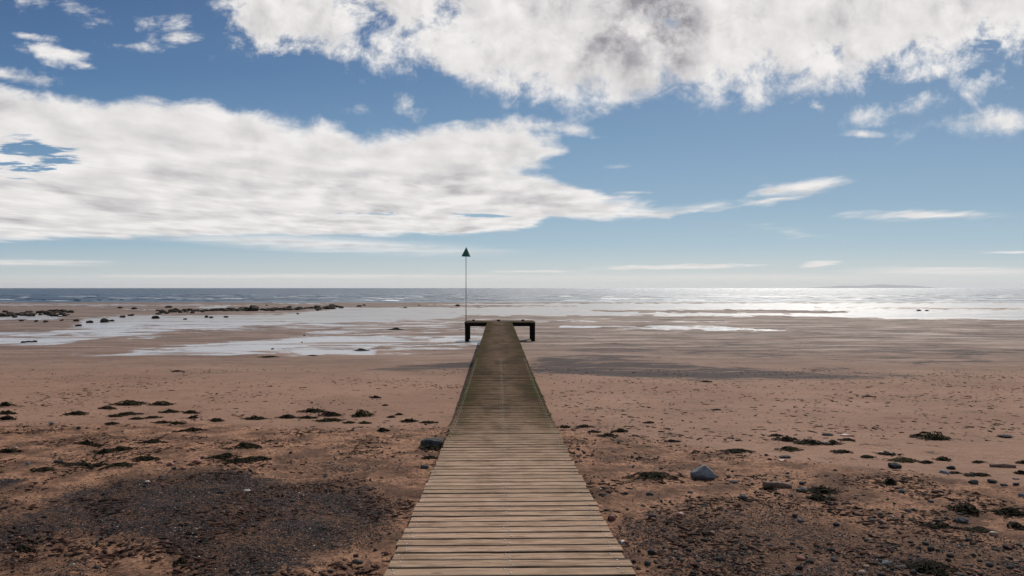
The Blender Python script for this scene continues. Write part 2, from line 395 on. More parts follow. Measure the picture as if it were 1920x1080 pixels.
bh = (fine * 1.0 + grain * 0.35) * (1.0 - pm) * (0.5 + debris * 1.2) + (1.0 - gd) * gm * 1.2 + rip * pm * 0.6
dimp = noise(vmul(co, (1, 1, 1)), 7.0, 3, .6)
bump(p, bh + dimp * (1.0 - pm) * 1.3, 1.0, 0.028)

# sea
M_sea, p = new_mat('sea_water'); co = objco()
foam = attr('foam')
wv = noise(vmul(co, (0.30, 1.0, 1)), 0.28, 6, 0.62); wv2 = noise(vmul(co, (0.25, 1.0, 1)), 0.02, 5, 0.7)
plug(p.inputs['Base Color'], mix(foam, (0.012, 0.050, 0.095), (0.75, 0.76, 0.76)))
plug(p.inputs['Roughness'], 0.38 + foam * 0.3); plug(p.inputs['IOR'], 1.62)
bump(p, wv + wv2 * 8.0, 1.0, 3.0)

def simple(name, c1, c2, scale=8.0, rough=0.8, bstr=0.5, bd=0.01, spec=None, metal=0.0, det=6, ior=1.45):
    mt, p = new_mat(name); co = objco(); n = noise(co, scale, det, 0.65)
    oi = node('ShaderNodeObjectInfo'); rn = V(oi.outputs['Random'])
    cc = mix(mr(n, .32, .68), c1, c2); cc = mix(0.35, cc, mix(rn, c1, c2))
    plug(p.inputs['Base Color'], cc); plug(p.inputs['Roughness'], rough); plug(p.inputs['Metallic'], metal); plug(p.inputs['IOR'], ior)
    bump(p, noise(co, scale*3, 5, 0.7) + n, bstr, bd); return mt
M_weed = simple('seaweed', (0.005, 0.0045, 0.003), (0.022, 0.017, 0.008), 14, 0.9, ior=1.15)
M_weedg = simple('seaweed_green', (0.006, 0.006, 0.003), (0.036, 0.031, 0.010), 14, 0.9, ior=1.15)
M_weedb = simple('seaweed_brown', (0.035, 0.016, 0.009), (0.10, 0.045, 0.022), 14, 0.8)
M_rock = simple('rock_dark', (0.012, 0.010, 0.008), (0.048, 0.042, 0.034), 7, 0.9, .8, .02, ior=1.2)
M_blue = simple('rock_bluegrey', (0.085, 0.088, 0.095), (0.185, 0.188, 0.197), 9, 0.9, .8, .01, ior=1.25)
M_grey = simple('stone_grey', (0.034, 0.033, 0.035), (0.092, 0.090, 0.090), 20, 0.9, .3, .004, ior=1.25)
M_slate = simple('stone_slate', (0.010, 0.010, 0.012), (0.034, 0.035, 0.038), 20, 0.9, .3, .004, ior=1.25)
M_red = simple('stone_red', (0.11, 0.032, 0.022), (0.22, 0.075, 0.05), 20, 0.6, .3, .004)
M_tan = simple('stone_tan', (0.15, 0.095, 0.065), (0.27, 0.185, 0.135), 20, 0.7, .3, .004)
M_pale = simple('stone_pale', (0.24, 0.225, 0.21), (0.40, 0.38, 0.36), 20, 0.6, .3, .004)
M_drift = simple('driftwood', (0.06, 0.035, 0.022), (0.20, 0.12, 0.08), 18, 0.8, .6, .006)
M_black = simple('tarred_timber', (0.004, 0.0035, 0.003), (0.014, 0.011, 0.008), 9, 0.9, .6, .01, ior=1.2)
M_edge = simple('timber_edge_shade', (0.008, 0.006, 0.004), (0.035, 0.025, 0.016), 30, 0.95, .5, .004, ior=1.2)  # near-black plank sides: shade of the gaps put into the colour
M_screw = simple('screw_metal', (0.26, 0.25, 0.23), (0.42, 0.40, 0.37), 60, 0.6, .1, .001, metal=0.7)
M_pole = simple('galvanised_pole', (0.10, 0.11, 0.115), (0.20, 0.21, 0.22), 12, 0.55, .1, .001, metal=0.3)
M_poleb = simple('pole_foot', (0.012, 0.012, 0.012), (0.03, 0.028, 0.025), 12, 0.7)
M_green = simple('green_paint', (0.004, 0.055, 0.040), (0.006, 0.080, 0.055), 9, 0.55, .1, .002)
M_rope = simple('rope', (0.05, 0.04, 0.03), (0.12, 0.10, 0.07), 30, 0.9)
M_hill = simple('hill_heather', (0.05, 0.06, 0.06), (0.08, 0.09, 0.085), 0.001, 0.9)

# weathered deck timber; object coordinates = walkway coordinates (x across, y along)
PITCH = 0.1445
M_wood, p = new_mat('deck_timber'); co = objco(); ox, oy, oz = sep(co)
cell = m('FLOOR', (oy + 1000*PITCH) / PITCH)
wnz = node('ShaderNodeTexWhiteNoise', noise_dimensions='1D'); plug(wnz.inputs['W'], cell); rv = V(wnz.outputs['Value'])
wr, wg, wb = sep(V(wnz.outputs['Color']))
gco = xyz(ox * 1.6 + rv * 40.0, oy * 26.0 + rv * 13.0, oz * 20.0)
grainw = noise(gco, 2.2, 9, 0.72, 0.9); blot = noise(xyz(ox * 1.5, oy * 1.5, rv * 2.0), 2.2, 5, 0.65)
far = mr(oy, 7.0, 12.5)                              # wetter, older boards further out
base = mix(mr(grainw, .40, .58), (0.125, 0.078, 0.052), (0.44, 0.303, 0.216))
str2 = noise(xyz(ox * 3.0 + rv * 9.0, oy * 110.0, rv * 5.0), 1.6, 4, .7)
base = mix(mr(str2, .52, .68) * .6, base, (0.085, 0.055, 0.036))
base = mix(wr * 0.38, base, (0.42, 0.292, 0.208), 'MIX'); base = mix(wg * 0.42, base, (0.215, 0.152, 0.102))
dark = mix(mr(grainw, .35, .65), (0.012, 0.008, 0.005), (0.124, 0.073, 0.038))
dark = mix(wg * 0.4, dark, (0.055, 0.038, 0.021))
centre = mr(m('ABSOLUTE', ox), .85, .1)
base = mix(vmin(far * (1.05 - centre * .30) + mr(blot, .45, .75) * .38, 1.0), base, dark)
stain = mr(noise(xyz(ox, oy * .33, 0.0), 1.25, 5, .65), .42, .66) * mr(oy, 7.0, 11.0)
base = mix(stain * 0.66, base, (0.028, 0.022, 0.013))
edge = mr(m('ABSOLUTE', ox), .42, .74) * mr(m('ABSOLUTE', ox), .82, .78)
side = mr(oy, 14.0, 9.0)
algae = mr(noise(xyz(ox, oy * .8, 3.0), 1.3, 5, .6), .40, .66) * vmin(mr(oy, 4.0, 9.5) * (0.25 + edge * mr(ox, -.3, .3, .5, 1.0)), 1.0) 
base = mix(algae * 0.36, base, (0.066, 0.050, 0.017))
moss = mr(noise(xyz(ox * 1.5, oy * .55, 7.0), 1.1, 6, .7) + (grainw - .5) * .3, +0.47, .58) * edge * mr(oy, 8.0, 10.0)
base = mix(moss * 0.8, base, (0.038, 0.037, 0.009))
crk = mr(grainw, .30, .24)
base = mix(crk * .55, base, (0.03, 0.02, 0.014))
knot = voro(xyz(ox * 2.0, oy * 6.92, 0.0), 1.0); kn = mr(V(knot.outputs['Distance']), .10, .04)
base = mix(kn * .6, base, (0.05, 0.024, 0.014))
plug(p.inputs['Base Color'], base); plug(p.inputs['Roughness'], 0.95); plug(p.inputs['IOR'], 1.1)
bump(p, grainw + noise(xyz(ox*6, oy*60, oz*60), 3.0, 4, .7) * .5, 0.55, 0.004)

# ------------------------------------------------------------------ ground sheet
def rows_y():
    ys = list(np.linspace(-25, 2.2, 40)); Yp = 540 + F*float(drop(2.2))/2.2
    while Yp > 562:
        Yp -= 0.95 if Yp < 1150 else 3.0
        y = F*2.5/(Yp-540)
        for _ in range(30): y = .5*y + .5*F*float(drop(y))/(Yp-540)
        if y > ys[-1] + 1e-4: ys.append(y)
    y = ys[-1]
    while y < 120000: y *= 1.12; ys.append(y)
    return np.array(ys)
ys = rows_y()
ts = np.concatenate([[-6,-4,-2.8,-2.1,-1.7,-1.45,-1.3,-1.2], np.linspace(-1.12, 1.12, 1230), [1.2,1.3,1.45,1.7,2.1,2.8,4,6]])
gx = ts[None,:]*np.sqrt(ys**2 + 9)[:,None]*0.86; gy = np.repeat(ys[:,None], len(ts), 1)
x, y = gx.ravel(), gy.ravel()
mk = masks(x, y); z = height(x, y, mk)
nr, nc = len(ys), len(ts); idx = np.arange(nr*nc).reshape(nr, nc)
faces = np.stack([idx[:-1,:-1], idx[:-1,1:], idx[1:,1:], idx[1:,:-1]], -1).reshape(-1, 4)
ground = mesh_np('beach_sand', np.stack([x, y, z], 1), faces, M_sand, attrs={'pool': mk[2], 'gravel': mk[3], 'darkb': mk[4], 'debris': mk[5], 'damp': mk[6]})
tag(ground, 'reddish brown beach sand with wet flats and dark gravel patches', 'beach', kind='structure')
print('ground', nr, nc)

# ------------------------------------------------------------------ sea
ysr = list(np.arange(172, 420, 0.8)); 
while ysr[-1] < 160000: ysr.append(ysr[-1]*1.012)
ysr = np.array(ysr); tss = np.concatenate([[-8,-4,-2.4,-1.6], np.linspace(-1.15, 1.15, 700), [1.6,2.4,4,8]])
gx = tss[None,:]*ysr[:,None]*0.86; gy = np.repeat(ysr[:,None], len(tss), 1); x, y = gx.ravel(), gy.ravel()
w = fbm(x*0.012, y*0.02, 3); ph = (y + 22*w + 3*fbm(x*.07, y*.09, 2)); fade = sstep(y, 600, 300)
cr = (0.5+0.5*np.sin(ph*2*np.pi/13.0))**3; pat = sstep(fbm(x*0.035, y*0.05 + 40, 3), -0.05, 0.35)
cr2 = (0.5+0.5*np.sin((ph*1.7 + 0.15*x)*2*np.pi/11.0))**2
zz_ = (0.26*cr*pat + 0.10*cr2)*fade*sstep(y, 186, 205) + 0.05*fbm(x*.5, y*.7, 2)*fade*sstep(y, 190, 215)
foamv = sstep(cr*pat + 0.25*fbm(x*.4, y*.7, 3), 0.50, 0.8)*sstep(y, 190, 205)*sstep(y, 480, 215)*0.9*sstep(fbm(x*.1, y*.1+7, 2), -.15, .15)
foamv = np.maximum(foamv, 0.35*np.exp(-((y - 194 - 5*w)/1.2)**2))
nr, nc = len(ysr), len(tss); idx = np.arange(nr*nc).reshape(nr, nc)
faces = np.stack([idx[:-1,:-1], idx[:-1,1:], idx[1:,1:], idx[1:,:-1]], -1).reshape(-1, 4)
sea = mesh_np('sea_water', np.stack([x, y, zz_], 1), faces, M_sea, attrs={'foam': foamv})
tag(sea, 'calm blue grey sea with small breaking waves and sun glitter', 'sea', kind='structure')

# distant island on the horizon, right
hv, hf = [], []
xs = np.linspace(0, 1, 60); prof = 0.25 + 0.9*np.exp(-((xs-.62)/.16)**2) + 0.5*np.exp(-((xs-.25)/.12)**2) + 0.55*np.exp(-((xs-.85)/.08)**2) + 0.12*fbm(xs*9, xs*0+2, 3)
prof = prof*np.clip(np.minimum(xs, 1-xs)*7, 0, 1)
Dh = 62000.0; X0, X1 = (1590-960)/F*Dh, (1790-960)/F*Dh
for j, (fy, fz) in enumerate([(0,-.05),(1500,.35),(3500,.75),(5500,1.0),(9000,.6),(14000,-.05)]):
    for i, t in enumerate(xs): hv.append((X0+(X1-X0)*t, Dh+fy, prof[i]*330*fz - 5))
for j in range(5):
    for i in range(59): a = j*60+i; hf.append((a, a+1, a+61, a+60))
hill = mesh_np('hills', hv, hf, M_hill); tag(hill, 'faint distant island hills on the horizon at right', 'hills', kind='structure')

# ------------------------------------------------------------------ walkway (T-shaped timber jetty)
DK_D = [-3, 4.03, 5.68, 7.63, 9.93, 14.4, 20, 60]; DK_H = [1.36, 1.705, 1.803, 1.905, 1.965, 2.03, 2.06, 2.06]
HEAD = math.atan2(934.5-960, F)         # heading of the deck
WX = 0.07                               # deck centre right of the camera
walk = empty('jetty', (WX, 0, 0), -HEAD)
tag(walk, 'long weathered timber walkway ending in a T-shaped platform on black posts', 'jetty')
def dkz(s): return CZ - float(np.interp(s, DK_D, DK_H))
HALF = 0.75; BT = 0.045
planks = []; far_mb = MB(); screws_far = MB(); n_screw = 0
i0 = int(-1.6/PITCH); i1 = int(41.0/PITCH)
def plank_mesh(mb, s):
    # a board with slightly wavy long edges and a worn, eased top
    zt = dkz(s); tilt = math.atan2(dkz(s+.1)-dkz(s-.1), .2) + random.uniform(-.012, .012); n = 9
    half = HALF + random.uniform(-.010, .008); off = random.uniform(-.007, .007); gap = random.uniform(.019, .029)
    w = (PITCH-gap)/2; b = len(mb.v); zt += random.uniform(-.003, .002); sk = random.uniform(-.005, .005)
    prof = [(-w, -BT), (-w, -.005), (-w+.005, 0), (w-.005, 0), (w, -.005), (w, -BT)]
    for i in range(n+1):
        t = -1 + 2*i/n; x_ = off + t*half; e = random.uniform(-.0022, .0022); e2 = random.uniform(-.0022, .0022); bow = random.uniform(-.001, .001)
        for k, (py_, pz_) in enumerate(prof):
            yy = py_ + (e if k < 3 else e2) + sk*t
            mb.v.append((x_, s + yy*math.cos(tilt) , zt + pz_ + yy*math.sin(tilt) + bow))
    K = len(prof)
    for i in range(n):
        for k in range(K):
            k2 = (k+1) % K; mb.f.append((b+i*K+k, b+i*K+k2, b+(i+1)*K+k2, b+(i+1)*K+k))
            if k in (0, 4, 5): mb.m[len(mb.f)-1] = 1  # sides and underside take the painted gap shade
    mb.f.append(tuple(b+k for k in range(K-1, -1, -1))); mb.f.append(tuple(b+n*K+k for k in range(K)))
    return zt, tilt
def screw(mb, x_, s, zt, tilt, r=.0068):
    z_ = zt + 0.0 ; mb.lathe(x_, s, [(r, z_), (r*.9, z_+.0028), (r*.45, z_+.0045), (.0005, z_+.0046)], 8)
for i in range(i0, i1):
    s_ = i*PITCH + PITCH*.5 + random.uniform(-.003, .003)
    spots = []
    for cx_ in (-.685, .0, .685):
        j = .016 if (i % 2) else -.012
        spots += [(cx_ + random.uniform(-.006,.006) + j*.5 + (.012 if cx_ == 0 else 0), -.034 + random.uniform(-.006,.006)), (cx_ + random.uniform(-.006,.006) + j - .02, .034 + random.uniform(-.006,.006))]
    vis = s_ > 3.75
    if vis and len(planks) < 100:
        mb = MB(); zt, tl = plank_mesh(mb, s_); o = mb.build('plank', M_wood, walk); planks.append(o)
        for sx_, sy_ in spots:
            zz0 = zt + sy_*math.sin(tl)
            if n_screw < 100: q = MB(); screw(q, sx_, s_+sy_, zz0, tl); q.build('screw', M_screw, o, smooth=True); n_screw += 1
            else: screw(screws_far, sx_, s_+sy_, zz0, tl)
    else:
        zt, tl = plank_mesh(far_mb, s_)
        if s_ < 20:
            for sx_, sy_ in spots: screw(screws_far, sx_, s_+sy_, zt + sy_*math.sin(tl), tl)
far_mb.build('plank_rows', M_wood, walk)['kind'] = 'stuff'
screws_far.build('screw_rows', M_screw, walk, smooth=True)['kind'] = 'stuff'
for bx_ in (-.66, 0.0, .66):                      # stringers that follow the slope
    mb = MB(); n = 44; b = 0
    for i in range(n+1):
        s_ = -1.8 + (41.0+1.8)*i/n; zt = dkz(s_) - BT - .004
        for ax, az in ((-.035,-.15),(.035,-.15),(.035,0),(-.035,0)): mb.v.append((bx_+ax, s_, zt+az))
    for i in range(n):
        for k in range(4): k2 = (k+1) % 4; mb.f.append((i*4+k, i*4+k2, i*4+4+k2, i*4+4+k))
    mb.f += [(3,2,1,0), (n*4, n*4+1, n*4+2, n*4+3)]
    mb.build('stringer', M_black, walk)
# posts and cross beams under the run
for s_ in np.arange(8.5, 40, 3.0):
    MB().box(0, s_, dkz(s_)-.235, 1.36, .10, .10).build('cross_beam', M_black, walk, .004)
    for sx_ in (-.60, .60):
        gz = 4 - float(drop(s_)) - .4; top = dkz(s_) - .288
        if top - gz > .1: MB().box(sx_, s_, (top+gz)/2, .14, .14, top-gz).build('post', M_black, walk, .006)
# the platform
TZ = dkz(41); T0, T1 = 41.0, 42.75; XL, XR = -2.13+.03, 2.13+.03
nb = 12; bw = (T1-T0)/nb
for k in range(nb):
    yc = T0 + bw*(k+.5)
    MB().box((XL+XR)/2 + random.uniform(-.015,.015), yc, TZ-.020, XR-XL, bw-.012, .040, 0, .003).build('platform_plank', M_wood, walk, .004)
for yc in (T0+.06, T1-.06):
    MB().box((XL+XR)/2, yc, TZ-.04-.002-.10, XR-XL-.03, .12, .20).build('beam', M_black, walk, .006)
for xx in (XL+.02+.12, 0.0, XR-.02-.12):
    MB().box(xx, (T0+T1)/2, TZ-.04-.002-.085, .12, T1-T0-.26, .16).build('joist', M_black, walk, .006)
for xx in (XL+.15, XR-.15):
    for yc, zt in ((T0-.07+.02, TZ-.045), (T1+.06, TZ-.045)):
        gz = 4-float(drop(41))-.5
        MB().box(xx, yc+ (0 if yc < 42 else .05), (zt+gz)/2, .235, .20, zt-gz, 0, .006).build('post', M_black, walk, .012)
for xx, wv_ in ((-1.62, .16), (-.06, .2), (1.46, .16)):
    MB().box(xx, T1-.12, TZ+.045, wv_, .14, .085, 0, .01).build('mooring_block', M_black, walk, .01)
mb = MB()
for xa, za, xb, zb in ((XL+.1, .03, -1.62, .03), (-1.5, .025, -.1, .05), (.05, .05, 1.46, .028), (1.5, .03, XR-.06, .03)):
    n = 8
    b = len(mb.v)
    for i in range(n+1):
        t = i/n; x_ = xa+(xb-xa)*t; zc = TZ + za+(zb-za)*t - .012*math.sin(math.pi*t)
        for a in range(6): mb.v.append((x_, T1-.12 + .014*math.cos(a*math.pi/3), zc + .014*math.sin(a*math.pi/3)))
    for i in range(n):
        for a in range(6): a2 = (a+1) % 6; mb.f.append((b+i*6+a, b+i*6+a2, b+i*6+6+a2, b+i*6+6+a))
mb.build('rope', M_rope, walk)

# ------------------------------------------------------------------ beacon
bx_w = (873.8-960)/F*41.3
bea = empty('marker_beacon', (bx_w, 41.3, TZ))
tag(bea, 'tall thin grey pole topped with a dark green cone at the platform corner', 'beacon')
zt = (540-481)/F*41.3 + CZ - TZ
MB().lathe(0, 0, [(.024, -.15), (.024, .75), (.024, .752)], 10).build('pole_foot', M_poleb, bea, smooth=True)
MB().lathe(0, 0, [(.0215, .75), (.0215, zt*.5), (.019, zt+.30), (.001, zt+.302)], 10).build('pole', M_pole, bea, smooth=True)
tm = MB().lathe(0, 0, [(.26, 0), (.275, .0), (.275, .02), (.012, .555), (.001, .56), (.001, .55), (.26, .02)], 24).build('topmark', M_green, bea)
tm.location = (0, 0, zt); tm.rotation_euler = (R(1.0), R(2.0), 0)
MB().box(.0, -.06, -.07, .16, .05, .22).build('bracket', M_poleb, bea, .006)

# ------------------------------------------------------------------ rocks, stones, seaweed
def ico(sub):
    t = (1+5**.5)/2
    v = [(-1,t,0),(1,t,0),(-1,-t,0),(1,-t,0),(0,-1,t),(0,1,t),(0,-1,-t),(0,1,-t),(t,0,-1),(t,0,1),(-t,0,-1),(-t,0,1)]
    f = [(0,11,5),(0,5,1),(0,1,7),(0,7,10),(0,10,11),(1,5,9),(5,11,4),(11,10,2),(10,7,6),(7,1,8),(3,9,4),(3,4,2),(3,2,6),(3,6,8),(3,8,9),(4,9,5),(2,4,11),(6,2,10),(8,6,7),(9,8,1)]
    v = [np.array(a)/np.linalg.norm(a) for a in v]
    for _ in range(sub):
        c = {}; nf = []
        def mid(a, b):
            k = (min(a,b), max(a,b))
            if k not in c: q = v[a]+v[b]; v.append(q/np.linalg.norm(q)); c[k] = len(v)-1
            return c[k]
        for a, b, d in f:
            e, g, h = mid(a,b), mid(b,d), mid(d,a); nf += [(a,e,h),(b,g,e),(d,h,g),(e,g,h)]
        f = nf
    return np.array(v), np.array(f)
ICO0, ICO1, ICO3 = ico(0), ico(1), ico(3)
def rock_verts(seed, kind='rough', base=ICO3):
    rs = np.random.RandomState(seed); v = base[0].copy()
    if kind != 'smooth':
        for _ in range(11 if kind == 'angular' else 6):          # knock flat facets off
            n = rs.randn(3); n /= np.linalg.norm(n); d = rs.uniform(.62, .9); h = v@n - d; v -= np.outer(np.maximum(h, 0), n)*.92
    o = rs.rand(3)*50; nz = fbm(v[:,0]*1.3+o[0]+v[:,2]*.7, v[:,1]*1.3+o[1]-v[:,2]*.9, 4, .55)
    if kind == 'peak':
        for n_, d_ in (((.75,0,.66),.42),((-.62,.1,.78),.38),((.1,-.8,.6),.45),((0,.8,.6),.5),((-.9,-.3,.2),.7)):
            n_ = np.array(n_)/np.linalg.norm(n_); v -= np.outer(np.maximum(v@n_ - d_, 0), n_)*.95
    v *= (1 + (.30 if kind != 'smooth' else .12)*nz)[:,None]
    return v
def ground_at(x, y): return float(height(np.array([x]), np.array([y]))[0])
def place_rock(name, Xp, Yp, wpx, hratio, mat, seed, kind='rough', depth=None, mesh=None, label=None, cat='stone', group=None, sink=.25):
    x, y, z = on_ground(Xp, Yp); w = wpx/F*y; h = w*hratio; dpt = (depth or .75)*w
    if mesh is None:
        v = rock_verts(seed, kind); v = v*np.array([w/2, dpt/2, h/(2-2*sink)]); o = mesh_np(name, v, ICO3[1], mat); 
    else:
        o = bpy.data.objects.new(name, mesh); o.scale = (w/2, dpt/2, h/(2-2*sink)); o.rotation_euler[2] = (seed*1.7) % 6.28; link(o)
    o.location = (x, y, z + h/(2-2*sink)*(1-2*sink)); tag(o, label, cat, group); return o

# the named boulders and stones
place_rock('boulder', 1319, 897, 56, .60, M_blue, 14, 'peak', .7, label='large pale blue-grey angular boulder on the brown sand right of the walkway', cat='boulder', sink=.15)
place_rock('boulder', 812, 837, 46, .33, M_grey, 5, 'rough', .7, label='rounded dark grey boulder close to the left edge of the walkway', cat='boulder', sink=.10)
STONES = [ # px, py, width, height ratio, material, kind, words
 (796,879,18,.5,M_grey,'smooth'),(1130,928,20,.3,M_slate,'rough'),(1218,927,16,.4,M_slate,'rough'),(1173,927,9,.7,M_slate,'rough'),(1147,977,17,.75,M_red,'smooth'),
 (1223,972,17,.6,M_slate,'rough'),(1276,968,20,.45,M_red,'smooth'),(1552,817,24,.22,M_slate,'smooth'),(1585,818,22,.22,M_red,'smooth'),(1548,834,17,.5,M_tan,'smooth'),
 (1883,819,30,.22,M_slate,'rough'),(1472,856,24,.28,M_grey,'rough'),(1467,862,18,.25,M_red,'rough'),(1653,851,14,.5,M_tan,'smooth'),(1669,852,18,.45,M_tan,'smooth'),(1677,877,32,.36,M_slate,'rough'),
 (1783,880,17,.5,M_slate,'rough'),(1771,887,20,.35,M_blue,'rough'),(1825,907,19,.55,M_grey,'angular'),(1860,905,22,.35,M_slate,'rough'),(1883,912,16,.4,M_grey,'rough'),(1905,913,13,.5,M_slate,'rough'),
 (1502,923,26,.4,M_grey,'rough'),(1393,938,20,.5,M_grey,'rough'),(1692,924,18,.35,M_grey,'rough'),(1863,1004,19,.5,M_tan,'smooth'),(1347,1052,13,.8,M_slate,'rough'),(1662,1059,20,.5,M_blue,'rough'),
 (1617,1076,18,.5,M_tan,'smooth'),(1855,1064,15,.5,M_grey,'smooth'),(1568,988,15,.5,M_slate,'rough'),(1490,972,11,.7,M_slate,'rough'),(1499,977,12,.6,M_blue,'rough'),(1636,978,16,.5,M_grey,'rough'),
 (1803,981,26,.35,M_grey,'rough'),(1322,946,14,.4,M_slate,'rough'),(1318,948,12,.4,M_slate,'rough'),(1375,906,20,.35,M_grey,'rough'),(1294,925,12,.45,M_grey,'smooth'),(370,868,18,.45,M_red,'smooth'),(348,866,11,.4,M_red,'smooth'),
 (320,872,16,.4,M_red,'rough'),(344,876,13,.45,M_red,'rough'),(328,865,9,.5,M_grey,'smooth'),(300,868,14,.4,M_red,'rough'),(380,860,10,.55,M_slate,'smooth'),(28,845,13,.5,M_tan,'smooth'),(96,795,10,.7,M_blue,'rough'),
 (463,921,15,.3,M_pale,'smooth'),(415,924,14,.4,M_slate,'rough'),(367,998,9,.7,M_tan,'smooth'),(367,1010,8,.6,M_tan,'smooth'),(147,806,9,.7,M_slate,'rough'),(117,806,8,.6,M_red,'rough'),(327,878,9,.8,M_slate,'rough'),
 (52,873,10,.8,M_blue,'rough'),(108,869,22,.3,M_slate,'rough'),(545,853,7,.6,M_slate,'smooth'),(635,1028,7,.8,M_red,'smooth'),(138,1062,7,.7,M_pale,'rough'),(831,908,0,.5,M_slate,'rough'),(731,1000,8,.6,M_slate,'rough'),(704,1032,9,.7,M_slate,'rough'),
 (725,1042,11,.8,M_red,'rough'),(1245,1033,6,.8,M_slate,'rough'),(1198,1035,8,.7,M_slate,'rough'),(1310,1053,11,.6,M_grey,'rough'),(1240,1005,6,.7,M_tan,'smooth'),(1905,900,14,.3,M_blue,'rough'),(1915,930,14,.5,M_blue,'rough'),(1130,903,8,.5,M_slate,'rough'),(1160,831,8,.4,M_slate,'rough')]
CW = {M_grey.name:'grey', M_slate.name:'dark slate', M_red.name:'reddish brown', M_tan.name:'pale tan', M_blue.name:'blue-grey', M_pale.name:'whitish'}
ORD = ['leftmost','second from left','third from left','fourth from left','fifth from left','sixth from left','seventh from left','eighth from left','ninth from left','tenth from left']
def ordinal(i, n):
    if n == 1: return 'only one'
    if i == 0: return 'leftmost'
    if i == n-1 and n > 2: return 'rightmost'
    if i < n/2 and i < 10: return ORD[i]
    if n-1-i < 10: return ORD[n-1-i].replace('left', 'right')
    return '%dth from left' % (i+1)
def zone(X, Y):
    half = 'left half' if X < 960 else 'right half'
    if Y < 800: return 'on pale smooth sand, ' + half
    if Y < 850: return ('at brown sand edge, ' if X < 960 else 'on pale lower sand, ') + half
    if Y < 900: return ('on upper brown sand, ' if X < 960 else 'at brown sand edge, ') + half
    if Y < 960: return 'on middle brown sand, ' + half
    return 'on nearest gravelly sand, ' + half
STONES = [q for q in STONES if q[2] > 0]
from collections import defaultdict
zs = defaultdict(list)
for i, q in enumerate(STONES): zs[(zone(q[0], q[1]), CW[q[4].name])].append(i)
for (zn, cw), lst in zs.items():
    lst.sort(key=lambda i: STONES[i][0])
    for k, i in enumerate(lst):
        X, Y, w_, hr, mt, kd = STONES[i]
        sh = {'smooth':'rounded','rough':'rough','angular':'pointed'}[kd]; fl = 'flat ' if hr < .3 else ''
        word = {1:'%s%s %s stone %s' % (fl, sh, cw, zn)}.get(len(lst), '%s%s %s stone, %s of those %s' % (fl, sh, cw, ordinal(k, len(lst)), zn))
        place_rock('stone', X, Y, w_*.88, hr*.85, mt, 100+i, kd, label=word, group='loose stones on the beach')

# rocks of the foreshore at left
protos = []
for k in range(8):
    v = rock_verts(500+k, 'rough'); o = mesh_np('foreshore_rock', v, ICO3[1], M_rock); protos.append(o.data); bpy.data.objects.remove(o)
rs = np.random.RandomState(21)
def frock(X, Y, w, hr, label, group, k):
    o = place_rock('foreshore_rock', X, Y, w, hr, M_rock, k, mesh=protos[k % 8], label=label, cat='rock', group=group, depth=rs.uniform(.7, 1.3)); return o
SING = [(143,602,10),(147,611,9),(168,605,11),(195,604,17),(209,602,8),(230,595,9),(245,592,9),(40,602,7),(68,603,8),(86,604,9),(115,601,6),(117,600,5),(292,597,12),(316,577,9),(225,578,8),(252,580,9),(387,595,9),(396,596,7),(424,595,7),(347,599,6),
        (476.5,583,17),(673,575,7),(683,573,6),(566,642,4),(571,629,4),(511,654,5),(558,589,5),(500,573,4),(430,565,4),(858,574,8),(760,577,5),(786,573,4),(1723,583,7),(1738,583,6)]
def sarea(X, Y, w_):
    wd = 'large' if w_ > 12 else ('medium' if w_ > 8.5 else 'small')
    if X > 1700: a = 'in the wet flats, far right'
    elif X > 620: a = 'on the sand bar near the beacon'
    elif Y > 625: a = 'among the nearer bright pools'
    elif Y < 586: a = 'on sand behind the rock row'
    elif Y > 599: a = 'in front of the shining stream'
    else: a = 'in the shining shallow water left'
    return wd + ' dark lone rock', a
sg = defaultdict(list)
for i, q in enumerate(SING): sg[sarea(*q)].append(i)
k = 0
for (wd, a), lst in sg.items():
    lst.sort(key=lambda i: SING[i][0])
    for n_, i in enumerate(lst):
        X, Y, w_ = SING[i]; k += 1
        lb = wd + ' ' + a if len(lst) == 1 else '%s, %s of those %s' % (wd, ordinal(n_, len(lst)), a)
        if X == 476.5: lb = 'largest dark rock, standing up from the long low row of rocks'
        frock(X, Y, w_*1.15, .55 if X == 476.5 else .38, lb, 'lone rocks on the wet flats', k)
kk = 50
def cluster(x0, y0, x1, y1, n, w0, w1, sp, label, group):
    global kk
    for i in range(n):
        t = rs.rand(); w_ = rs.uniform(w0, w1); third = ('left', 'middle', 'right')[min(int(t*3), 2)]
        sz_ = 'small' if w_ < w0+(w1-w0)/3 else ('middling' if w_ < w0+(w1-w0)*2/3 else 'larger')
        frock(x0+(x1-x0)*t + rs.randn()*2, y0+(y1-y0)*t + rs.randn()*sp, w_*1.5, rs.uniform(.20, .42), '%s %s, in its %s third' % (sz_, label, third), group, kk); kk += 1
cluster(298,586,400,582.5,42,4,8,1.3,'dark rock in the left stretch of the long rock row','rocks of the long low row')
cluster(400,582.5,466,581,34,5,9,1.2,'dark rock in the middle stretch of the long rock row','rocks of the long low row')
cluster(488,582,640,577,78,4,8.5,1.4,'dark rock in the right stretch of the long rock row','rocks of the long low row')
cluster(0,591,58,592,20,6,12,2.0,'dark rock in the cluster at the left edge','rocks of the left cluster')
cluster(72,589,135,590,34,5,10,3.0,'dark rock in the second cluster from left','rocks of the second cluster')
cluster(38,642,70,640,9,4,7,.7,'dark stone in the thin line beside the stream','stones beside the stream')
cluster(60,565,345,563.5,46,3,6,.4,'dark rock in the far line near the water','rocks of the far line')

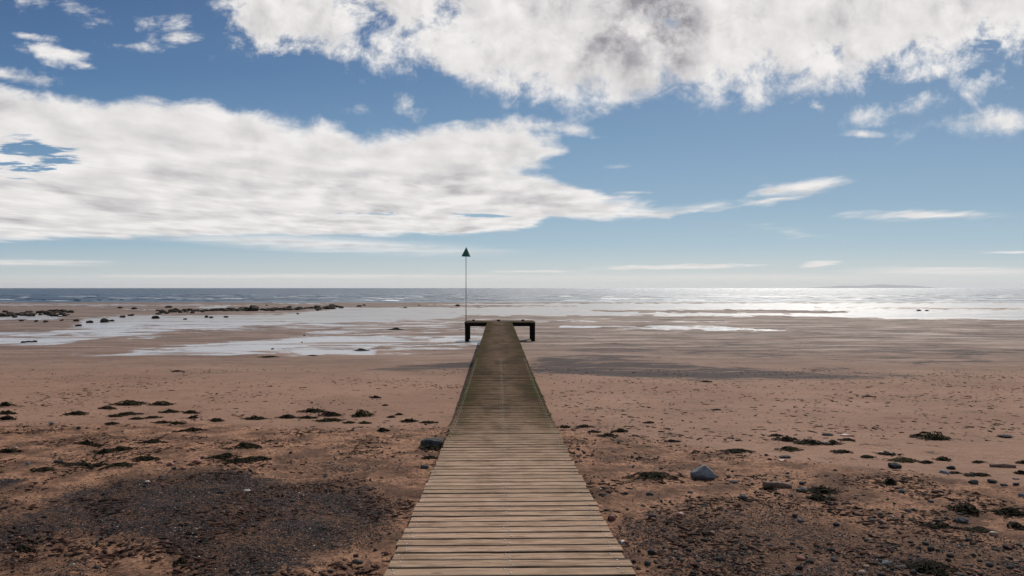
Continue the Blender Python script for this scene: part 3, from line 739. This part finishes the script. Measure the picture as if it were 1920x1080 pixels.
# seaweed
def weed_mesh(seed, w, d, h, strands, wid):
    rs_ = np.random.RandomState(seed); vs, fs = [], []
    # ragged low mat
    n = 30; rings = 5; b = 0; vs.append((0, 0, h*.55))
    lob = [rs_.uniform(.55, 1.0) for _ in range(n)]
    for r in range(1, rings+1):
        for a in range(n):
            rad = r/rings*(1 if r < rings-1 else lob[a] if r == rings else (1+lob[a])/2)*.85; an = 2*math.pi*a/n
            vs.append((math.cos(an)*rad*w/2, math.sin(an)*rad*d/2, h*.6*(1-(r/rings)**2)*rs_.uniform(.55, 1.1) - (0.01 if r == rings else 0)))
    for a in range(n): fs.append((0, 1+a, 1+(a+1) % n, 0))
    for r in range(rings-1):
        for a in range(n): a2 = (a+1) % n; fs.append((1+r*n+a, 1+(r+1)*n+a, 1+(r+1)*n+a2, 1+r*n+a2))
    fs = [f if f[0] != f[3] else (f[0], f[1], f[2], f[2]) for f in fs]
    tris = []
    for f in fs:
        tris.append((f[0], f[1], f[2]))
        if f[3] != f[2]: tris.append((f[0], f[2], f[3]))
    for _ in range(strands):
        rr = math.sqrt(rs_.rand())*.95; an = rs_.rand()*2*math.pi; cx, cy = math.cos(an)*rr*w/2, math.sin(an)*rr*d/2
        dr = rs_.rand()*2*math.pi if rs_.rand() < .5 else rs_.randn()*.5 + (0 if rs_.rand() < .5 else math.pi); L = rs_.uniform(.12, .38)*w; k = 5; hw = wid*rs_.uniform(.5, 1.4)
        z0 = h*max(0, 1-rr*rr)*rs_.uniform(.5, 1.15); b = len(vs); lift = rs_.uniform(0, .35)*h
        for i in range(k+1):
            t = i/k; dr += rs_.randn()*.35; cx += math.cos(dr)*L/k; cy += math.sin(dr)*L/k*.8
            e = (cx*2/w)**2 + (cy*2/d)**2; zz = max(.003, h*max(0, 1-e)*.9*(z0/h+.2)) + lift*math.sin(t*math.pi) + rs_.rand()*.12*h
            nx, ny = -math.sin(dr)*hw*(1-.6*t), math.cos(dr)*hw*(1-.6*t)
            vs += [(cx+nx, cy+ny, zz), (cx-nx, cy-ny, zz+hw*rs_.uniform(-.8,.8)), (cx, cy, zz+hw*.5)]
        for i in range(k):
            q = b+i*3; tris += [(q, q+3, q+5), (q, q+5, q+2), (q+2, q+5, q+4), (q+2, q+4, q+1)]
    return np.array(vs), np.array(tris)
WEED = [(10,762,28,8),(12,777,30,8),(13,788,30,9),(240,761,54,9),(200,768,30,5),(143,778,42,6),(240,778,40,6),(215,781,26,4),(303,761,40,8),(318,775,32,6),(358,776,26,6),(362,785,18,5),(258,786,26,4),(287,784,28,4),(407,790,26,6),(210,796,22,5),
 (305,794,28,5),(332,795,26,4),(480,786,36,6),(588,772,42,8),(540,783,34,7),(575,783,30,5),(620,779,40,8),(617,789,44,6),(357,809,48,6),(167,835,36,11),(285,832,38,6),(195,849,38,7),(228,846,40,7),(463,843,50,9),(13,851,36,7),(163,872,66,6),(273,864,50,6),(227,875,46,6),(83,884,36,5),
 (417,860,52,7),(450,866,50,5),(490,862,36,4),(678,782,33,15),(705,747,18,5),(722,762,10,3),(733,784,14,4),(747,780,14,4),(768,792,28,6),(803,794,28,4),(718,810,22,7),(655,793,20,4),(684,793,24,4),(812,843,42,8),(808,860,26,4),
 (1058,802,20,4),(1095,802,26,5),(1113,811,22,4),(1140,819,32,6),(1162,811,26,7),(1217,794,18,4),(1260,830,20,4),(1222,897,86,8),
 (1455,819,22,4),(1477,829,40,9),(1480,844,40,7),(1520,835,50,10),(1560,834,30,7),(1383,846,52,5),(1580,849,38,5),(1627,859,26,5),(1693,866,48,8),(1738,869,22,5),(1767,863,26,7),(1752,825,50,15),(1722,818,24,5),(1665,853,38,6),(1833,866,20,4),(1835,893,38,5),(1916,868,18,6),(1915,890,18,7),
 (1540,925,70,10),(1440,923,24,9),(1537,940,44,9),(1668,910,26,10),(1808,962,52,16),(1895,966,56,12),(1907,990,30,10),(1757,990,38,6),(1833,997,50,4),(1740,1073,92,16),(1330,890,0,0),(1590,828,26,4),(1790,888,20,3),(1345,770,14,2),(742,618.5,20,4),(677,657,22,3.5),(1325,717,18,3),(505,670,32,2.5),(332,697,20,2.5),(585,667,14,2),(1626,745,12,2.5),(1733,813,14,3),(340,1056,20,9),(45,1030,34,8)]
WEED = [q for q in WEED if q[2] > 0]
GREENW = {(1752,825,50,15),(1560,834,30,7),(317,793,45,7),(678,782,33,15),(1480,844,40,7),(1693,866,48,8),(1767,863,26,7)}
zs = defaultdict(list)
def wword(q):
    X, Y, w_, h_ = q; r = h_/w_
    a = 'tall heaped' if h_ >= 14 else ('long flat' if w_ >= 44 else ('small' if w_ < 24 else ('heaped' if r > .2 else 'low flat')))
    return a + (' greenish' if q in GREENW else ' black')
def wzone(X, Y):
    if Y < 700: return 'on wet flats, ' + ('left half' if X < 960 else 'right half')
    return zone(X, Y)
for i, q in enumerate(WEED): zs[(wzone(q[0], q[1]), wword(q))].append(i)
wlabels = {}
for (zn, ww), lst in zs.items():
    lst.sort(key=lambda i: WEED[i][0])
    for k, i in enumerate(lst): wlabels[i] = ('%s seaweed clump %s' % (ww, zn)) if len(lst) == 1 else '%s seaweed clump, %s of those %s' % (ww, ordinal(k, len(lst)), zn)
for i, q in enumerate(WEED):
    X, Y, w_, h_ = q; x, y, z = on_ground(X, Y - h_*.15); w = w_/F*y; h = max(h_*.75/F*y, .012); d = w*.75 if h_ > 8 else w*.55
    v, f = weed_mesh(i+7, w, d, h, int(50 + 45*min(w, 1.2)), .007 + .0007*y)
    # settle on the ground: follow its height under each vertex
    gz = height(v[:,0]+x, v[:,1]+y) - z; v[:,2] += gz
    o = mesh_np('seaweed_clump', v, f, M_weedg if q in GREENW else M_weed, smooth=True, loc=(x, y, z))
    tag(o, wlabels[i], 'seaweed', 'seaweed clumps on the beach')

# driftwood sticks
def stick(X, Y, wpx, r, ang, label, mat):
    x, y, z = on_ground(X, Y); L = wpx/F*y; n = 10; vs, fs = [], []; rs_ = np.random.RandomState(int(X))
    for i in range(n+1):
        t = i/n - .5; c = (t*L*math.cos(ang), t*L*math.sin(ang) + .04*L*math.sin(t*5), 0); rr = r*(1.1-.5*abs(t)*1.6)*rs_.uniform(.85, 1.15)
        g = ground_at(x+c[0], y+c[1]) - z
        for a in range(8): an = a*math.pi/4; vs.append((c[0] - math.sin(ang)*rr*math.cos(an), c[1] + math.cos(ang)*rr*math.cos(an), g + r*.5 + rr*math.sin(an)))
    for i in range(n):
        for a in range(8): a2 = (a+1) % 8; fs.append((i*8+a, i*8+a2, i*8+8+a2, i*8+8+a))
    o = mesh_np('driftwood', vs, fs, mat, loc=(x, y, z)); tag(o, label, 'driftwood')
stick(1457, 914, 52, .035, -.45, 'pale brown driftwood piece beside dark seaweed in the middle right', M_drift)
stick(1880, 875, 42, .028, -.35, 'dark driftwood stick on pale sand near the right edge', M_drift)

# ------------------------------------------------------------------ shingle, scraps (too many to count)
def scatter(name, n, region, size, mat, base, flat, wfun, seed, label, cat, seg=None, stretch=(1, 1)):
    rs_ = np.random.RandomState(seed); X0, X1, Y0, Y1 = region
    N = n*6; Yp = rs_.uniform(0, 1, N)
    # even over the ground, not over the picture
    y = rs_.uniform(F*float(drop(4))/(Y1-540), F*float(drop(14))/(Y0-540), N); x = rs_.uniform((X0-960)/F, (X1-960)/F, N)*y
    mk = masks(x, y); Xp, Yq = mk[0], mk[1]
    pr = wfun(mk, x, y); keep = (rs_.rand(N) < pr) & (Xp > X0) & (Xp < X1) & (Yq < Y1) & (Yq > Y0) & (np.abs(x - WX + 0.02*y) > .80)
    ii = np.where(keep)[0][:n]; x, y = x[ii], y[ii]; z = height(x, y); n = len(ii)
    sz = size[0]*(size[1]/size[0])**(rs_.rand(n)**2.2)
    bv, bf = base; K = len(bv)
    v = np.repeat(bv[None], n, 0)*(1 + .22*rs_.randn(n, K, 1).clip(-1.5, 1.5)*.6)
    sc = np.stack([sz*rs_.uniform(.8, 1.5, n)*stretch[0], sz*rs_.uniform(.7, 1.1, n)*stretch[1], sz*rs_.uniform(flat*.6, flat*1.3, n)], 1)/2
    v = v*sc[:,None,:]; a = rs_.rand(n)*6.283; ca, sa = np.cos(a)[:,None], np.sin(a)[:,None]
    vx = v[:,:,0]*ca - v[:,:,1]*sa; vy = v[:,:,0]*sa + v[:,:,1]*ca
    vz = v[:,:,2] + (z + sc[:,2]*.45)[:,None]
    V_ = np.stack([vx + x[:,None], vy + y[:,None], vz], -1).reshape(-1, 3)
    Fa = (bf[None] + (np.arange(n)*K)[:,None,None]).reshape(-1, 3)
    o = mesh_np(name, V_, Fa, mat, attrs={'tint': np.repeat(rs_.rand(n), K), 'tint2': np.repeat(rs_.rand(n), K)})
    tag(o, label, cat, kind='stuff'); print(name, n); return o
M_ping, p = new_mat('pebbles'); t1, t2 = attr('tint'), attr('tint2'); co = objco()
cc = mix(t1, (0.007, 0.006, 0.0065), (0.062, 0.052, 0.050)); cc = mix(mr(t2, .80, .84), cc, (0.19, 0.085, 0.055)); cc = mix(mr(t2, .94, .96), cc, (0.19, 0.13, 0.09)); cc = mix(mr(t2, .99, .992), cc, (0.62, 0.59, 0.56))
cc = mix(noise(co, 90, 3) * .4, cc, (0.05, 0.045, 0.04)); plug(p.inputs['Base Color'], cc); plug(p.inputs['Roughness'], .9); plug(p.inputs['IOR'], 1.25)
M_scr, p = new_mat('scraps'); t1 = attr('tint'); plug(p.inputs['Base Color'], mix(t1, (0.006, 0.0045, 0.004), (0.060, 0.026, 0.016))); plug(p.inputs['Roughness'], .95); plug(p.inputs['IOR'], 1.2)
scatter('shingle', 52000, (-150, 2070, 860, 1180), (.004, .016), M_ping, ICO0, .6, lambda mk, x, y: np.clip(mk[3]*.9 + 1.3*fbm(x*1.6, y*1.6, 4), 0, 1)*(mk[3] > .05)**1.5, 1, 'dark grey shingle patches of tiny pebbles in the foreground', 'shingle')
scatter('pebbles', 5200, (-150, 2070, 790, 1180), (.009, .05), M_ping, ICO1, .6, lambda mk, x, y: mk[5]*sstep(fbm(x*.8, y*.8, 3), -.2, .5)*(.25 + .35*(x > 0)), 2, 'scattered small mixed pebbles on the brown sand', 'pebbles')
scatter('seaweed_scraps', 16000, (-150, 2070, 796, 1180), (.012, .06), M_scr, ICO0, .25, lambda mk, x, y: mk[5]*sstep(fbm(x*1.1+9, y*1.1, 4), -.15, .45), 3, 'brown scraps of dry seaweed strewn on the coarse sand', 'seaweed scraps', stretch=(1.5, .6))
scatter('beach_flecks', 11000, (-150, 2070, 668, 830), (.011, .085), M_scr, ICO0, .22, lambda mk, x, y: (1-mk[5])*(sstep(fbm(x*.35+2, y*.35, 4), -.05, .5)*.9 + .06 + .2*(x > 1)), 4, 'small dark flecks of weed and pebble on the smooth pale sand', 'flecks', stretch=(1.5, .7))


# ------------------------------------------------------------------ the sea air
M_haze = bpy.data.materials.new('sea_air'); M_haze.use_nodes = True; M_haze.node_tree.nodes.clear(); V.nt = M_haze.node_tree
vp = node('ShaderNodeVolumePrincipled'); vp.inputs['Color'].default_value = (0.90, 0.93, 0.96, 1); vp.inputs['Density'].default_value = 1.5e-5; vp.inputs['Anisotropy'].default_value = 0.2
ho = node('ShaderNodeOutputMaterial'); V.nt.links.new(vp.outputs[0], ho.inputs['Volume'])
hb = MB().box(0, 20000, 205, 240000, 130000, 550).build('haze', M_haze); hb['kind'] = 'stuff'; hb['label'] = 'pale sea air fading the far island and horizon'
